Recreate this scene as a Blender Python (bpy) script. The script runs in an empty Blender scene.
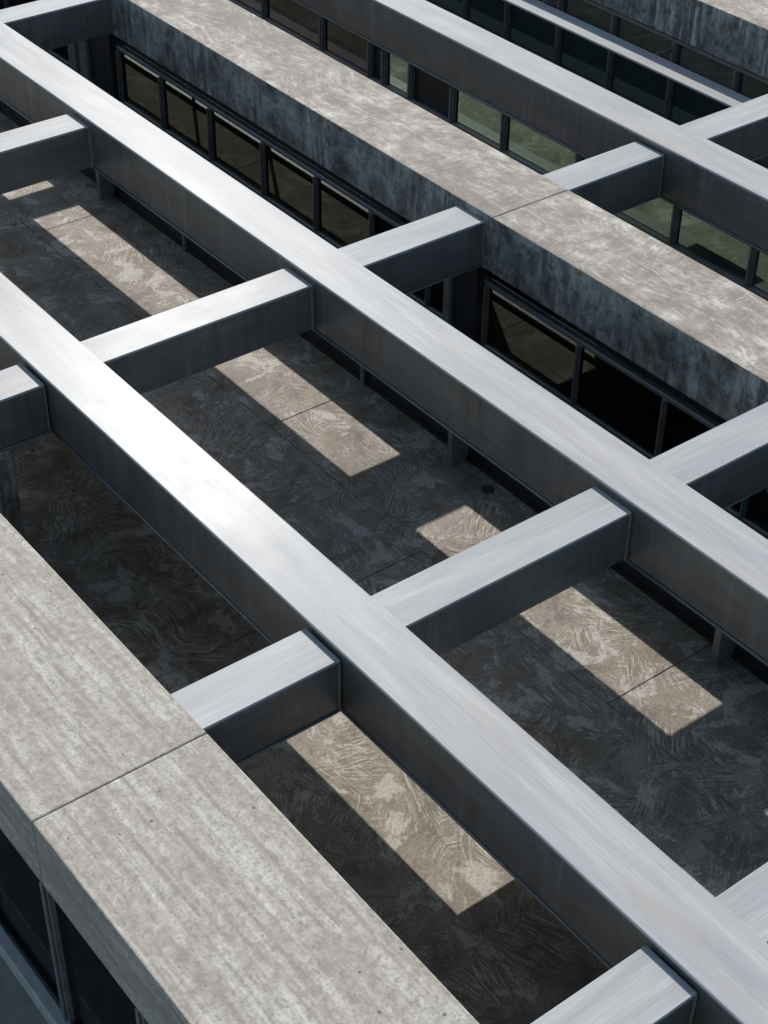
import bpy, bmesh, math, random
from mathutils import Matrix, Vector

S = 0.6                                   # metres per layout unit (a steel beam is one unit wide)
sc = bpy.context.scene
C = sc.collection

# ------------------------------------------------------------------ camera
cam = bpy.data.cameras.new('camera')
cam_o = bpy.data.objects.new('camera', cam); C.objects.link(cam_o)
RX, RROLL, RZ = 0.9065, 0.0145, 0.9098
cam_o.matrix_world = Matrix.Translation(Vector((0, -15.3744, 15.5802)) * S) @ \
    (Matrix.Rotation(RZ, 4, 'Z') @ Matrix.Rotation(RX, 4, 'X') @ Matrix.Rotation(RROLL, 4, 'Z'))
cam.sensor_fit = 'VERTICAL'; cam.sensor_height = 36.0; cam.sensor_width = 27.0
cam.lens = 1685.48 / 1024 * 36.0
cam.clip_end = 5000; cam.clip_start = 0.1
sc.camera = cam_o

# ------------------------------------------------------------------ daylight
SUN = Vector((-1.19, 0.668, 1.0)).normalized()       # towards the sun
elev = math.asin(SUN.z)
w = bpy.data.worlds.new('World'); sc.world = w; w.use_nodes = True
nt = w.node_tree; nt.nodes.clear()
sky = nt.nodes.new('ShaderNodeTexSky'); sky.sky_type = 'NISHITA'; sky.sun_disc = False
sky.sun_elevation = elev; sky.sun_rotation = math.atan2(SUN.x, SUN.y)
sky.air_density = 1.0; sky.dust_density = 1.2
bg = nt.nodes.new('ShaderNodeBackground'); bg.inputs['Strength'].default_value = 0.098
wo = nt.nodes.new('ShaderNodeOutputWorld')
hs_ = nt.nodes.new('ShaderNodeHueSaturation'); hs_.inputs['Saturation'].default_value = 0.95; hs_.inputs['Hue'].default_value = 0.482
nt.links.new(sky.outputs[0], hs_.inputs['Color']); nt.links.new(hs_.outputs[0], bg.inputs[0]); nt.links.new(bg.outputs[0], wo.inputs[0])
sun = bpy.data.lights.new('sun', 'SUN'); sun.energy = 4.2; sun.angle = math.radians(0.75)
sun.color = (1.0, 0.95, 0.88)
sun_o = bpy.data.objects.new('sun', sun); C.objects.link(sun_o)
sun_o.rotation_euler = SUN.to_track_quat('Z', 'Y').to_euler(); sun_o.location = (0, 0, 30)
sc.view_settings.view_transform = 'Standard'; sc.view_settings.look = 'None'
sc.view_settings.exposure = 0.62; sc.view_settings.gamma = 1.0
sc.view_settings.use_curve_mapping = False
sc.cycles.max_bounces = 8; sc.cycles.diffuse_bounces = 4; sc.cycles.glossy_bounces = 4

# ------------------------------------------------------------------ material helpers
class NT:
    def __init__(s, name):
        s.m = bpy.data.materials.new(name); s.m.use_nodes = True
        s.t = s.m.node_tree; s.t.nodes.clear()
        s.out = s.n('OutputMaterial'); s.b = s.n('BsdfPrincipled')
        s.l(s.b.outputs[0], s.out.inputs['Surface'])
        s.tc = s.n('TexCoord'); s.oi = s.n('ObjectInfo')
        s.pos = s.n('NewGeometry').outputs['Position']
        # object coordinates pushed apart by a per-object random offset
        r = s.n('VectorMath'); r.operation = 'SCALE'; r.inputs[0].default_value = (37, 53, 29)
        s.l(s.oi.outputs['Random'], r.inputs['Scale'])
        a = s.n('VectorMath'); a.operation = 'ADD'
        s.l(s.tc.outputs['Object'], a.inputs[0]); s.l(r.outputs[0], a.inputs[1]); s.co = a.outputs[0]
    def n(s, k): return s.t.nodes.new('ShaderNode' + k)
    def l(s, a, b): s.t.links.new(a, b)
    def set(s, sock, v):
        if hasattr(v, 'links'): s.l(v, sock)
        else: sock.default_value = v
    def map(s, v, scale, rot=(0, 0, 0)):
        m = s.n('Mapping'); m.inputs['Scale'].default_value = scale; m.inputs['Rotation'].default_value = rot
        s.l(v, m.inputs[0]); return m.outputs[0]
    def noise(s, v, scale, detail=4, rough=.55, dist=0, col=False):
        n = s.n('TexNoise'); n.inputs['Scale'].default_value = scale; n.inputs['Detail'].default_value = detail
        n.inputs['Roughness'].default_value = rough; n.inputs['Distortion'].default_value = dist
        s.l(v, n.inputs['Vector']); return n.outputs[1 if col else 0]
    def ramp(s, f, *st):
        r = s.n('ValToRGB'); e = r.color_ramp.elements
        while len(e) < len(st): e.new(.5)
        for i, (p, c) in enumerate(st):
            e[i].position = p; e[i].color = (*c, 1) if isinstance(c, tuple) else (c, c, c, 1)
        s.l(f, r.inputs[0]); return r.outputs[0]
    def mix(s, f, a, b, mode='MIX'):
        m = s.n('Mix'); m.data_type = 'RGBA'; m.blend_type = mode
        s.set(m.inputs[0], f)
        for i, v in ((6, a), (7, b)):
            s.set(m.inputs[i], (*v, 1) if isinstance(v, tuple) else v)
        return m.outputs[2]
    def math(s, op, a, b=0.0, c=None):
        m = s.n('Math'); m.operation = op; s.set(m.inputs[0], a); s.set(m.inputs[1], b)
        if c is not None: s.set(m.inputs[2], c)
        return m.outputs[0]
    def bump(s, h, st, dist=.01):
        b = s.n('Bump'); b.inputs['Strength'].default_value = st; b.inputs['Distance'].default_value = dist
        s.l(h, b.inputs['Height']); s.l(b.outputs[0], s.b.inputs['Normal'])
    def pits(s, v, scale, r0, r1):
        """bug holes: small round pits, 1 in the hole"""
        wv = s.noise(v, scale * 3.5, 3, .6, 0, True)
        off = s.n('VectorMath'); off.operation = 'MULTIPLY_ADD'
        s.l(wv, off.inputs[0]); off.inputs[1].default_value = (.16 / scale,) * 3; s.l(v, off.inputs[2])
        p = s.n('TexVoronoi'); p.inputs['Scale'].default_value = scale; s.l(off.outputs[0], p.inputs['Vector'])
        keep = s.math('GREATER_THAN', s.sep(p.outputs['Color'])[0], r1)
        d = s.math('LESS_THAN', p.outputs['Distance'], s.math('MULTIPLY', s.sep(p.outputs['Color'])[1], r0))
        return s.math('MULTIPLY', d, keep)
    def sep(s, c):
        x = s.n('SeparateColor'); s.l(c, x.inputs[0]); return x.outputs

def P(t, **k):
    for n, v in k.items(): t.set(t.b.inputs[n.replace('_', ' ')], (*v, 1) if isinstance(v, tuple) else v)

def steel(name, axis, web=False):
    """mill-finish steel, drawn along one axis (0 = x, 1 = y)"""
    t = NT(name)
    st = (.16, 7, 7) if axis == 0 else (7, .16, 7)
    fine = t.noise(t.map(t.co, st), 9, 5, .65)
    st2 = (.35, 2.6, 2.6) if axis == 0 else (2.6, .35, 2.6)
    broad = t.noise(t.map(t.co, st2), 1.6, 5, .6, .6)
    cloud = t.noise(t.co, 1.5, 6, .6, .4)
    base = t.ramp(broad, (.3, (.268, .285, .307)), (.55, (.335, .350, .368)), (.75, (.41, .42, .432)))
    base = t.mix(t.ramp(fine, (.35, .42), (.7, 0.)), base, (.20, .195, .19))
    warm = t.ramp(t.noise(t.map(t.co, st2), .8, 4, .6, .8), (.56, 0.), (.74, .38))
    base = t.mix(warm, base, (.34, .285, .24))
    spots = t.pits(t.co, 5.0, .10, .8)
    base = t.mix(t.math('MULTIPLY', spots, .6), base, (.2, .18, .16))
    r = t.math('ADD', t.math('MULTIPLY', cloud, .16), t.math('MULTIPLY', fine, .16))
    if web:                                         # web colour darkened to stand in for shade on the beam sides
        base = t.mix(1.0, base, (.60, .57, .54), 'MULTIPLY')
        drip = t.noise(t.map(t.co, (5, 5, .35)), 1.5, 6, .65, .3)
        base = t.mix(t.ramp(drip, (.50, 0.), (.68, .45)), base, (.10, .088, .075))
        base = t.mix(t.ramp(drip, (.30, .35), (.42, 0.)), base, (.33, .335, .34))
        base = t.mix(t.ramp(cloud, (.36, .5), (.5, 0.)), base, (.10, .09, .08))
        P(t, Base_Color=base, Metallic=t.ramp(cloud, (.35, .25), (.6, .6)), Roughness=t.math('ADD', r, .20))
    else:
        P(t, Base_Color=base, Metallic=0., Specular_IOR_Level=.029 if axis == 0 else .020, Roughness=t.math('ADD', r, .16))
    t.bump(t.math('ADD', fine, t.math('MULTIPLY', cloud, .8)), .10, .004)
    return t.m

M = {}
M['steel_x'] = steel('brushed_steel_along_x', 0)
M['steel_y'] = steel('brushed_steel_along_y', 1)
M['web_x'] = steel('shade_darkened_web_along_x', 0, True)
M['web_y'] = steel('shade_darkened_web_along_y', 1, True)

def dark_metal(name, c, rough=.4, metallic=.3):
    t = NT(name)
    n = t.noise(t.co, 6, 5)
    base = t.mix(t.ramp(n, (.35, 0.), (.7, .5)), c, tuple(min(1, q * 1.7 + .01) for q in c))
    P(t, Base_Color=base, Metallic=metallic, Roughness=t.math('MULTIPLY_ADD', n, .25, rough - .12))
    t.bump(n, .06, .003)
    return t.m
M['frame'] = dark_metal('anodised_frame', (.16, .165, .17), .4, .4)
M['black'] = dark_metal('black_and_recess_shade', (.010, .010, .011), .5, .1)
M['panel'] = dark_metal('dark_cladding', (.022, .025, .029), .42, .3)
M['lightframe'] = dark_metal('grey_post', (.20, .20, .20), .4, .4)
M['weld'] = dark_metal('heat_tinted_weld', (.20, .165, .13), .5, .3)
M['shade_block_metal'] = dark_metal('galvanised_shade_block', (.20, .21, .22), .4, .6)  # metal of the added sun-blocking boxes under the nearest beam

def glass(name, tint, ior, wav=.02, body=(.02, .022, .022), f0=.03, f1=.12):
    """tinted pane: dirty gloss over a coloured see-through body"""
    t = NT(name)
    n = t.noise(t.co, 1.2, 2)
    dirt = t.noise(t.map(t.co, (3, 3, .5)), 2.5, 5)
    P(t, Base_Color=body, Roughness=t.math('MULTIPLY_ADD', dirt, .05, .02), IOR=ior)
    t.bump(n, wav, .02)
    tr = t.n('BsdfTransparent'); tr.inputs[0].default_value = (*tint, 1)
    fr = t.n('Fresnel'); fr.inputs['IOR'].default_value = ior
    film = t.ramp(dirt, (.4, f0), (.75, f1))
    geo = t.n('NewGeometry')
    front = t.math('SUBTRACT', 1.0, geo.outputs['Backfacing'])
    mx = t.n('MixShader'); t.l(t.math('MULTIPLY', front, t.math('MINIMUM', t.math('ADD', fr.outputs[0], film), 1.0)), mx.inputs[0])
    t.l(tr.outputs[0], mx.inputs[1]); t.l(t.b.outputs[0], mx.inputs[2]); t.l(mx.outputs[0], t.out.inputs['Surface'])
    return t.m
M['glass'] = glass('smoked_glass', (.27, .275, .265), 1.6)
M['glass_dark'] = glass('near_black_glass', (.2, .2, .2), 1.55)
M['glass_teal'] = glass('teal_tinted_glass', (.16, .20, .205), 1.75, .02, (.055, .105, .105), .30, .42)
M['glass_green'] = glass('green_tinted_glass', (.44, .505, .46), 1.65, .03)

def concrete_board(name):
    """board-marked near parapet: grain along x, pits"""
    t = NT(name)
    g = t.noise(t.map(t.co, (.35, 5, 5)), 3.2, 6, .65, .3)
    b = t.noise(t.map(t.co, (.7, 1.6, 1.6)), 1.6, 5, .6, .5)
    f = t.noise(t.co, 38, 5, .75)
    mott = t.noise(t.co, 14, 5, .7, .3)
    base = t.ramp(g, (.34, (.19, .174, .150)), (.5, (.305, .29, .262)), (.66, (.415, .402, .375)))
    base = t.mix(t.ramp(b, (.38, .7), (.58, 0.)), base, (.235, .215, .188))
    base = t.mix(t.ramp(mott, (.38, .62), (.50, 0.)), base, (.17, .158, .142))
    base = t.mix(t.ramp(mott, (.55, 0.), (.72, .5)), base, (.48, .465, .44))
    base = t.mix(t.ramp(f, (.36, .6), (.5, 0.)), base, (.13, .12, .105))
    p = t.math('MAXIMUM', t.pits(t.co, 2.8, .075, .25), t.pits(t.co, 9, .13, .5))
    base = t.mix(t.math('MULTIPLY', p, .8), base, (.06, .055, .05))
    P(t, Base_Color=base, Roughness=.85)
    h = t.math('SUBTRACT', t.math('ADD', t.math('MULTIPLY', g, .6), t.math('MULTIPLY', f, .35)), p)
    t.bump(h, .45, .006)
    return t.m
M['concrete_board'] = concrete_board('board_marked_concrete')

def concrete_weathered(name):
    """weathered far parapets: white and grey blotches on top, streaks down the face"""
    t = NT(name)
    wv = t.noise(t.co, 1.3, 3, .5, 0, True)
    off = t.n('VectorMath'); off.operation = 'MULTIPLY_ADD'
    t.l(wv, off.inputs[0]); off.inputs[1].default_value = (.22, .22, .22); t.l(t.co, off.inputs[2])
    a = t.noise(off.outputs[0], 2.6, 9, .74, .1)
    b = t.noise(t.map(t.co, (.7, 2.6, 2.6), (0, 0, .5)), 2.4, 8, .70, .25)
    f = t.noise(t.co, 40, 4, .7)
    top = t.ramp(a, (.34, (.11, .095, .080)), (.46, (.185, .165, .142)), (.55, (.25, .232, .21)), (.66, (.43, .415, .39)))
    top = t.mix(t.ramp(b, (.36, .55), (.5, 0.)), top, (.155, .13, .107))
    mid = t.noise(t.co, 9, 6, .75, .2)
    top = t.mix(t.ramp(mid, (.36, .7), (.47, 0.)), top, (.10, .088, .075))
    top = t.mix(t.ramp(mid, (.56, 0.), (.66, .5)), top, (.40, .385, .36))
    big = t.noise(t.map(t.co, (.5, 1.2, 1.2)), .8, 4, .6, .2)
    top = t.mix(t.ramp(big, (.40, .7), (.54, 0.)), top, (.125, .115, .102))
    top = t.mix(t.ramp(b, (.56, 0.), (.68, .6)), top, (.46, .445, .42))
    # streaked side faces
    st = t.noise(t.map(t.co, (5, 5, .7)), 1.5, 7, .7, .5)
    blot = t.noise(t.co, 2.2, 8, .72, .3)
    pres = t.ramp(t.noise(t.map(t.co, (1, 1, .8)), 1.3, 3), (.40, 0.), (.60, 1.))     # streaks only here and there
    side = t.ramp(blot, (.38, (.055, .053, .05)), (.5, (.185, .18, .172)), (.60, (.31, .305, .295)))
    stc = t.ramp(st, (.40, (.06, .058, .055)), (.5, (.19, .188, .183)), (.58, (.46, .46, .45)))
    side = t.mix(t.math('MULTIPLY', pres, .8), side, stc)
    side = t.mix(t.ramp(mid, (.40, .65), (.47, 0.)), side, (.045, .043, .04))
    vs = t.n('TexVoronoi'); vs.inputs['Scale'].default_value = 1.4; vs.voronoi_dimensions = '2D'; t.l(off.outputs[0], vs.inputs['Vector'])
    vr = t.n('VectorRotate'); vr.rotation_type = 'Z_AXIS'; t.l(off.outputs[0], vr.inputs['Vector'])
    t.l(t.math('MULTIPLY', t.sep(vs.outputs['Color'])[0], 6.283), vr.inputs['Angle'])
    scr = t.noise(t.map(vr.outputs[0], (.6, 7, 1)), 4.0, 6, .75, .2)
    top = t.mix(t.ramp(scr, (.36, .6), (.46, 0.)), top, (.105, .095, .08))
    top = t.mix(t.ramp(scr, (.56, 0.), (.64, .6)), top, (.44, .43, .405))
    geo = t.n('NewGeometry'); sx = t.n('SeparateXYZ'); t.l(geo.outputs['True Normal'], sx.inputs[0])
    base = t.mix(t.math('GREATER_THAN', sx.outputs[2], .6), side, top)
    p = t.pits(t.co, 5, .10, .8)
    base = t.mix(t.math('MULTIPLY', p, .7), base, (.06, .055, .05))
    base = t.mix(t.ramp(f, (.3, .3), (.5, 0.)), base, (.13, .12, .11))
    P(t, Base_Color=base, Roughness=.85)
    t.bump(t.math('SUBTRACT', t.math('ADD', t.math('MULTIPLY', a, .6), t.math('MULTIPLY', f, .3)), p), .4, .006)
    return t.m
M['concrete_weathered'] = concrete_weathered('weathered_concrete')

def concrete_floor(name):
    """rough-trowelled slab: patches of parallel scratches in every direction"""
    t = NT(name)
    co = t.tc.outputs['Object']
    wv = t.noise(co, 1.6, 3, .5, 0, True)
    off = t.n('VectorMath'); off.operation = 'MULTIPLY_ADD'
    t.l(wv, off.inputs[0]); off.inputs[1].default_value = (.16, .16, 0); t.l(co, off.inputs[2])
    def scratch(sc_cell, sc_line, seed):
        v = t.n('TexVoronoi'); v.inputs['Scale'].default_value = sc_cell; v.voronoi_dimensions = '2D'
        sh = t.n('VectorMath'); sh.operation = 'ADD'; sh.inputs[1].default_value = (seed, seed * 2.3, 0)
        t.l(off.outputs[0], sh.inputs[0]); t.l(sh.outputs[0], v.inputs['Vector'])
        ang = t.math('MULTIPLY', t.sep(v.outputs['Color'])[0], 6.283)
        vr = t.n('VectorRotate'); vr.rotation_type = 'Z_AXIS'; t.l(off.outputs[0], vr.inputs['Vector']); t.l(ang, vr.inputs['Angle'])
        return t.noise(t.map(vr.outputs[0], (.7, 8, 1)), sc_line, 5, .68, .3)
    s1 = scratch(1.5, 4.6, 0); s2 = scratch(2.6, 6.0, 4.7)
    mask = t.ramp(t.noise(co, 1.1, 3), (.4, 0.), (.6, 1.))
    s = t.mix(mask, s1, s2)
    cl = t.noise(off.outputs[0], 1.1, 7, .65, .6)
    f = t.noise(co, 30, 5, .7)
    amt = t.ramp(t.noise(co, 1.7, 4), (.44, .05), (.54, .9))          # scratches come and go
    cl = t.noise(off.outputs[0], 1.5, 8, .72, .3)
    f = t.noise(co, 34, 5, .72)
    ground = t.ramp(cl, (.36, (.098, .080, .058)), (.5, (.165, .142, .112)), (.62, (.235, .21, .175)))
    lines = t.ramp(s, (.38, (.080, .064, .046)), (.5, (.165, .143, .114)), (.60, (.36, .336, .292)))
    base = t.mix(amt, ground, lines)
    smear = t.noise(off.outputs[0], 2.1, 7, .7, .5)
    base = t.mix(t.ramp(smear, (.545, 0.), (.59, .7)), base, (.37, .352, .32))
    base = t.mix(t.ramp(smear, (.40, .65), (.44, 0.)), base, (.075, .060, .044))
    base = t.mix(t.ramp(f, (.36, .55), (.52, 0.)), base, (.06, .052, .044))
    base = t.mix(t.ramp(f, (.55, 0.), (.72, .35)), base, (.34, .325, .30))
    stain = t.noise(co, .45, 3, .5)
    base = t.mix(t.ramp(stain, (.28, .5), (.45, 0.)), base, (.07, .063, .056))
    p = t.pits(co, 2.2, .09, .75)
    base = t.mix(t.math('MULTIPLY', p, .85), base, (.035, .032, .03))
    P(t, Base_Color=base, Roughness=.8)
    t.bump(t.math('ADD', s, t.math('MULTIPLY', f, .3)), .55, .006)
    return t.m
M['concrete_floor'] = concrete_floor('trowelled_concrete')

def plain(name, c):
    t = NT(name); n = t.noise(t.co, 5, 6, .65)
    P(t, Base_Color=t.mix(t.ramp(n, (.35, 0.), (.7, 1.)), tuple(q * .7 for q in c), c), Roughness=.85)
    t.bump(n, .3, .01); return t.m
M['kerb'] = plain('grey_kerb', (.36, .36, .35))
M['paving'] = plain('dark_paving', (.21, .205, .195))

# ------------------------------------------------------------------ mesh helpers
def box(bm, x0, x1, y0, y1, z0, z1, bev=.012, seg=1):
    """one bevelled box in layout units"""
    vs = [bm.verts.new((x * S, y * S, z * S)) for x in (x0, x1) for y in (y0, y1) for z in (z0, z1)]
    fs = [bm.faces.new([vs[i] for i in q]) for q in
          ((0, 1, 3, 2), (4, 6, 7, 5), (0, 4, 5, 1), (2, 3, 7, 6), (0, 2, 6, 4), (1, 5, 7, 3))]
    if bev:
        es = list({e for f in fs for e in f.edges})
        bmesh.ops.bevel(bm, geom=es, offset=bev * S, segments=seg, affect='EDGES', profile=.5)
    return bm

def obj(name, bm, mat, parent=None, loc=None):
    bmesh.ops.recalc_face_normals(bm, faces=bm.faces)
    me = bpy.data.meshes.new(name); bm.to_mesh(me); bm.free()
    me.materials.append(M[mat])
    o = bpy.data.objects.new(name, me); C.objects.link(o)
    if parent: o.parent = parent
    if loc: o.location = Vector(loc) * S
    return o

def part(name, mat, parent, *boxes, bev=.012):
    bm = bmesh.new()
    for b in boxes: box(bm, *b, bev=bev)
    return obj(name, bm, mat, parent)

def thing(name, label, cat, loc, group=None):
    o = bpy.data.objects.new(name, None); C.objects.link(o)
    o.empty_display_size = .2
    o.location = Vector(loc) * S; o['label'] = label; o['category'] = cat; o['kind'] = 'thing'
    if group: o['group'] = group
    return o

def dup(root, loc, label):
    r = root.copy(); C.objects.link(r); r.location = Vector(loc) * S; r['label'] = label
    for ch in root.children:
        c = ch.copy(); C.objects.link(c); c.parent = r
        for g in ch.children:
            d = g.copy(); C.objects.link(d); d.parent = c
    return r

def struct(o): o['kind'] = 'structure'; return o

# ------------------------------------------------------------------ layout (units)
A0, A1 = 0.0, 1.0
B0, B1 = -5.49, -4.47
C0, C1 = 9.01, 10.01
E0, E1 = 4.125, 6.106
F0, F1 = -10.28, -7.766
G0, G1 = 15.47, 17.8
HB, ZC = 1.157, 0.159            # beam depth, cross-beam tops below beam tops
HF = 3.29                        # deck below the beam tops
X0, X1 = -62.0, 14.0

# ------------------------------------------------------------------ ground and deck
bm = bmesh.new()
v = [bm.verts.new((x * S, y * S, 0)) for x, y in ((-700, -700), (700, -700), (700, 700), (-700, 700))]
bm.faces.new(v)
struct(obj('ground', bm, 'paving', loc=(0, 0, -4.45)))

bm = bmesh.new()
xs = [X0, -51.0, -41.5, -32.0, -22.5, -12.98, -3.5, 6.0, X1]
ys = [-7.9, -0.72, 1.27, 4.6, 6.2]
for j in range(len(ys) - 1):
    if j == 0: xs_ = [X0, -46.2, -36.7, -27.2, -17.75, -8.2, 1.3, X1]
    else: xs_ = xs
    for i in range(len(xs_) - 1):
        g = .003
        box(bm, xs_[i] + g, xs_[i + 1] - g, ys[j] + g, ys[j + 1] - g, -.45, 0, bev=.012)
struct(obj('deck_floor', bm, 'concrete_floor', loc=(0, 0, -HF)))
bm = bmesh.new(); box(bm, X0, X1, -8.0, 6.15, -.5, -.06, bev=0)
struct(obj('deck_underlay', bm, 'paving', loc=(0, 0, -HF)))
bm = bmesh.new(); box(bm, X0, X1, 6.2, 15.6, -.3, 0, bev=.01)
struct(obj('courtyard_floor', bm, 'concrete_floor', loc=(0, 0, -3.6)))

# ------------------------------------------------------------------ long steel beams
def long_beam(y0, y1, label):
    yc = (y0 + y1) / 2; hw = (y1 - y0) / 2
    t = thing('steel_beam', label, 'beam', (0, yc, -HB), 'long steel beams')
    part('top_flange', 'steel_x', t, (X0, X1, -hw, hw, HB - .06, HB), bev=.014)
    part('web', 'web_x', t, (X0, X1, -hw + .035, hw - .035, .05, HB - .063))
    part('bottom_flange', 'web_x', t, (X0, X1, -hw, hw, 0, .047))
    return t
long_beam(A0, A1, 'long steel beam crossing the middle of the frame, next to the mottled concrete parapet')
tB = long_beam(B0, B1, 'nearest long steel beam, its top glaring white in the sun')
long_beam(C0, C1, 'farthest long steel beam, at the upper right above the green panes')
# unseen boxes added under the nearest beam to cut the sunlight on the deck
yb = (B0 + B1) / 2
part('shade_strip_box', 'shade_block_metal', tB, (X0, X1, -5.0 - yb, -4.08 - yb, -.38, -.05), bev=.03)
for a, b in ((-40, -17.15), (-12.4, 4)):
    part('shade_block', 'shade_block_metal', tB, (a, b, -4.62 - yb, -3.22 - yb, -1.15, -.62), bev=.04)  # unseen block added to keep the sun off parts of the deck
    for x in (a + 1, b - 1): part('shade_block_rod', 'frame', tB, (x, x + .06, -4.3 - yb, -4.24 - yb, -.62, -.38), bev=0)  # rods holding the added blocks

# ------------------------------------------------------------------ cross beams
CW = .82
def cross_proto(ln, label, group, channel=False, cuts=(True, True)):
    """runs along +y from its base; x = 0 is its right-hand (visible) face"""
    t = thing('cross_beam', label, 'cross beam', (0, 0, 0), group)
    h = HB - ZC
    part('top_plate', 'steel_y', t, (-CW, 0, 0, ln, h - .05, h), bev=.012)
    if channel:
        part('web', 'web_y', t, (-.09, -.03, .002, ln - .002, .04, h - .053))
    else:
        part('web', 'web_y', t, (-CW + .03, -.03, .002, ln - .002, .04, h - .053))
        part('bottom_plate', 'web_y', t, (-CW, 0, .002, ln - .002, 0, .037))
    for k, e in enumerate((0, ln)):
        if cuts[k]:
            y0, y1 = (.004, .035) if e == 0 else (ln - .035, ln - .004)
            part('weld_seam', 'weld', t, (-.028, .012, y0, y1, .045, h - .056), bev=.006)
    return t
X2, X3, X4, XM1, XN0 = -21.99, -13.625, -6.89, -30.2, -36.33
def row(ln, y, spots, group, **k):
    p = None
    for x, label in spots:
        if p is None:
            p = cross_proto(ln, label, group, **k); p.location = Vector((x, y, -HB)) * S
        else: dup(p, (x, y, -HB), label)
row(A0 - B1, B1, [(XM1, 'cross beam cut by the left picture edge, above a small sunlit floor patch'),
                  (X2, 'cross beam between the near and middle long beams, upper left of the frame centre'),
                  (X3, 'cross beam between the near and middle long beams, beside the small round floor drain'),
                  (X4, 'cross beam stub leaving the near long beam at the lower right picture edge')],
    'cross beams between the near and middle long beams', channel=True)
row(B0 - F1, F1, [(X2, 'short cross beam at the left picture edge above the dark concrete pier'),
                  (X3, 'short cross beam meeting the near concrete parapet right at its joint'),
                  (X4, 'short cross beam at the bottom picture edge below the last sunlit floor patch')],
    'short cross beams between the near concrete parapet and near long beam')
row(E0 - A1, A1, [(XN0, 'cross beam in the top left corner ending at the mottled concrete parapet')],
    'cross beams between the middle long beam and the mottled parapet', channel=True)
row(E0 - A1, A1, [(X2, 'cross beam meeting the mottled parapet above a dark clad column'),
                  (X3, 'cross beam from the middle long beam to the mottled parapet at the right picture edge')],
    'cross beams between the middle long beam and the mottled parapet')
row(C0 - E1, E1, [(X2, 'cross beam from the back of the mottled parapet to the farthest long beam')],
    'cross beams beyond the mottled parapet')
row(G0 - C1, C1, [(X2, 'cross beam in the upper right corner running on beyond the farthest long beam')],
    'cross beams beyond the mottled parapet')

# ------------------------------------------------------------------ concrete parapets
def parapet(y0, y1, z0, joints, mat, label):
    t = thing('concrete_parapet', label, 'parapet', (0, (y0 + y1) / 2, z0))
    hw = (y1 - y0) / 2
    xs = [X0] + joints + [X1]
    for a, b in zip(xs, xs[1:]):
        bm = bmesh.new(); box(bm, a + .004 - a, b - .004 - a, -hw, hw, 0, -z0, bev=.024, seg=2)
        o = obj('precast_segment', bm, mat, t, (a, 0, 0))
    return t
parapet(F0, F1, -1.175, [-46.8, -38.45, -30.1, -21.75, -13.41, -5.0, 3.3], 'concrete_board', 'broad pale concrete parapet with one joint across it, nearest in the lower left')
parapet(E0, E1, -1.2, [-46.8, -38.45, -21.79, -13.45, -5.1], 'concrete_weathered', 'mottled white and brown concrete parapet between the dark window bands')
parapet(G0, G1, -1.18, [-46.8, -38.45, -29.9, -20.5, -13.4, -5.1], 'concrete_weathered', 'far concrete parapet with a streaked face in the top right corner')

# ------------------------------------------------------------------ window walls
def window_wall(y, z_top, z_bot, xs, label, pane_mat, header=None, fw=.10, dep=.09, rail=.12, skip=(), mats=None, transom=None):
    """faces -y; y = plane of the glass; mullions at xs"""
    t = thing('window_wall', label, 'window wall', (0, y, z_bot))
    h = z_top - z_bot; a, b = xs[0], xs[-1]
    part('head_rail', 'frame', t, (a - fw / 2, b + fw / 2, -dep, .06, h - rail, h), (a - fw / 2, b + fw / 2, -dep - .03, -dep - .004, h - .035, h))
    part('sill_rail', 'frame', t, (a - fw / 2, b + fw / 2, -dep, .06, 0, rail))
    if header: part('recess_shade_panel', 'black', t, (a - 3, b + 3, .05, .3, h + .004, header - z_bot))  # near-black sheet standing in for the shadowed recess above the rail
    if transom: part('transom', 'frame', t, (a, b, -dep + .03, .05, transom - z_bot, transom - z_bot + .1))
    for x in xs:
        part('mullion', 'frame', t, (x - fw / 2, x + fw / 2, -dep - .004, .055, rail + .003, h - rail - .003),
             (x - fw / 4, x + fw / 4, -dep - .05, -dep - .008, rail + .003, h - rail - .003), bev=.01)
    for i, (p, q) in enumerate(zip(xs, xs[1:])):
        if i in skip: continue
        m = (mats or {}).get(i, pane_mat)
        part('pane', m, t, (p + fw / 2 + .003, q - fw / 2 - .003, -.02, .02, rail + .003, h - rail - .003), bev=0)
    return t

xsE = [-36.85, -34.78, -32.55, -30.27, -28.14, -26.05, -24.05, -23.32]
window_wall(4.5, -1.68, -HF + .003, xsE, 'dark window band under the mottled parapet, left of its dark column', 'glass', header=-1.205)
window_wall(4.5, -1.68, -HF + .003, [-22.18, -19.44, -17.12, -14.95, -12.8, -10.65, -8.5, -6.3], 'dark window band under the mottled parapet, right of its dark column', 'glass', header=-1.203)
window_wall(4.52, -1.68, -HF + .003, [-52, -49.8, -47.6, -45.4, -43.2, -41, -39.25], 'dark window beside the light posts in the top left corner', 'glass', header=-1.207)

def column(x0, x1, label, strips):
    t = thing('column', label, 'column', (x0, 4.4, -HF), 'clad columns under the mottled parapet')
    w_ = x1 - x0
    h = HF - 1.21
    part('cover_panel', 'panel', t, (strips[-1][1] + .02, w_ - .06, -.12, .3, .003, h))
    for a, b in strips: part('post', 'lightframe', t, (a, b, -.22, .2, .003, h), bev=.02)
    return t
column(-39.2, -36.95, 'dark clad column with two pale posts in the top left corner', [(.0, .42), (.62, 1.05)])
column(-23.27, -22.25, 'dark clad column with one pale post, under the cross beam right of centre', [(.0, .22)])

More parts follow.
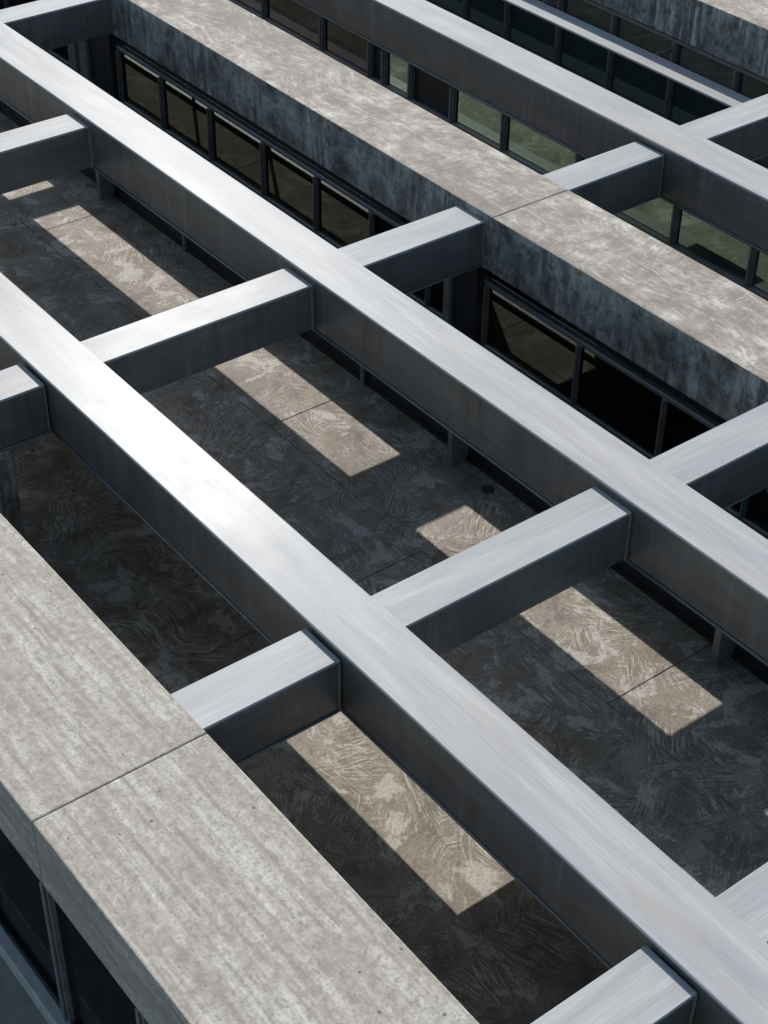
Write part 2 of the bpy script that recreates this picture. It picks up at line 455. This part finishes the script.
# courtyard window under the farthest long beam
xsC = [-52, -49.5, -47, -44.5, -42, -39.6, -37.24, -34.55, -32.45, -31.86, -30.78, -29.15, -27.25, -24.7, -21.65, -19.45, -17.2, -15, -12.5, -10, -7.5]
bands = {i: 'glass_dark' for i in range(8)}; bands.update({8: 'panel', 10: 'panel'})
window_wall(9.3, -1.17, -2.26, xsC, 'band of green tinted panes under the farthest long beam', 'glass_green', mats=bands, fw=.12, dep=.14, rail=.10)
t = thing('spandrel_wall', 'black wall below the green tinted panes', 'wall', (0, 9.42, -3.6))
part('spandrel_panel', 'black', t, (X0, X1, -.12, .4, .0, 1.33))
# far window wall below the far parapet
xsG = [-46.7, -44.6, -42.5, -40.4, -38.4, -36.4, -34.55, -32.4, -30.33, -28.1, -25.95, -23.8, -21.6, -19.4, -17.2, -15]
window_wall(15.75, -1.25, -3.59, xsG, 'far dark glass wall under the far streaked parapet', 'glass_teal', fw=.12, dep=.14)
t = thing('light_shelf', 'thin steel shelf half in sun in front of the far glass wall', 'shelf', (0, 14.5, -1.53))
part('shelf_plate', 'steel_x', t, (X0, -22.85, -.33, .36, .0, .06))
for x in (-44.6, -40.4, -36.4, -32.4, -28.1, -23.8): part('bracket', 'frame', t, (x, x + .06, .36, 1.1, -.06, .04))

# window wall under the near parapet, with its kerb
window_wall(F0 + .17, -1.18, -4.42, [-36.2, -34, -31.8, -29.6, -27.4, -25.2, -22.9, -20.7, -18.2, -15.85, -13.55, -11.2, -9.0, -6.8], 'dark window wall under the near parapet in the lower left corner', 'glass', fw=.13, dep=.10)
t = thing('kerb', 'blue grey kerb at the foot of the window wall in the lower left corner', 'kerb', (0, -10.45, -4.45))
part('kerb_stone', 'kerb', t, (X0, X1, .06, .27, 0, .28), bev=.03)

# walls that close the buildings behind the glass
def wall(name, mat, label, *b):
    t = thing(name, label, 'wall', (0, b[2], b[4]))
    part('wall_panel', mat, t, (b[0], b[1], 0, b[3] - b[2], 0, b[5] - b[4]))
t = thing('passage_screen', 'slim frames and blank panels behind the dark window band under the mottled parapet', 'screen', (0, 5.95, -HF))
hs = HF - 1.205
part('rail', 'frame', t, (X0, X1, -.06, .06, hs - .25, hs)); part('rail', 'frame', t, (X0, X1, -.06, .06, .003, .12))
xp = -52.0; k = 0
random.seed(4)
while xp < 8:
    wd = random.choice((3.5, 4.2, 5.0))
    part('post', 'frame', t, (xp - .04, xp + .04, -.04, .04, .124, hs - .254))
    if random.random() < .22: part('panel', 'panel', t, (xp + .08, xp + wd - .08, -.03, .03, .124, hs - .254))
    elif random.random() < .2: part('blind', 'lightframe', t, (xp + .08, xp + wd - .08, -.03, .03, hs - random.uniform(.7, 1.3), hs - .254))
    xp += wd
wall('deck_wall', 'concrete_board', 'concrete wall under the inner edge of the near parapet', X0, X1, -8.2, -7.92, -3.9, -1.18)
wall('gallery_wall', 'panel', 'dark wall behind the far glass wall', X0, X1, 16.6, 17.0, -3.6, -1.19)

# ------------------------------------------------------------------ deck edge wall with fins, pier, drain
YW = 1.70
t = thing('low_wall', 'low dark wall with upright fins along the far edge of the shaded deck', 'low wall', (0, YW, -HF))
part('wall_panel', 'panel', t, (X0, X1, 0, .12, .003, 1.43))
part('base_channel', 'black', t, (X0, X1, -.06, -.003, .003, .10), bev=0)
for x in (-46, -39.5, -32.57, -26, -19.45, -12.62, -5.9):
    part('fin', 'frame', t, (x - .07, x + .07, -.42, -.003, .003, .76))
for x in (-42.7, -36, -29.3, -22.6, -16, -9.2):
    part('fin', 'frame', t, (x - .05, x + .05, -.12, -.063, .003, 1.15))

t = thing('concrete_pier', 'dark concrete pier under the short cross beam at the left picture edge', 'pier', (-22.36, -7.0, -HF))
part('shaft', 'concrete_weathered', t, (-.4, .4, -.75, .76, .003, HF - HB - .003), bev=.03)

t = thing('floor_drain', 'small round floor drain beside the low dark wall', 'drain', (-18.41, 1.36, -HF))
bm = bmesh.new()
bmesh.ops.create_cone(bm, cap_ends=True, segments=32, radius1=.125 * S, radius2=.115 * S, depth=.012)
for vv in bm.verts: vv.co.z += .010
obj('grate', bm, 'black', t)
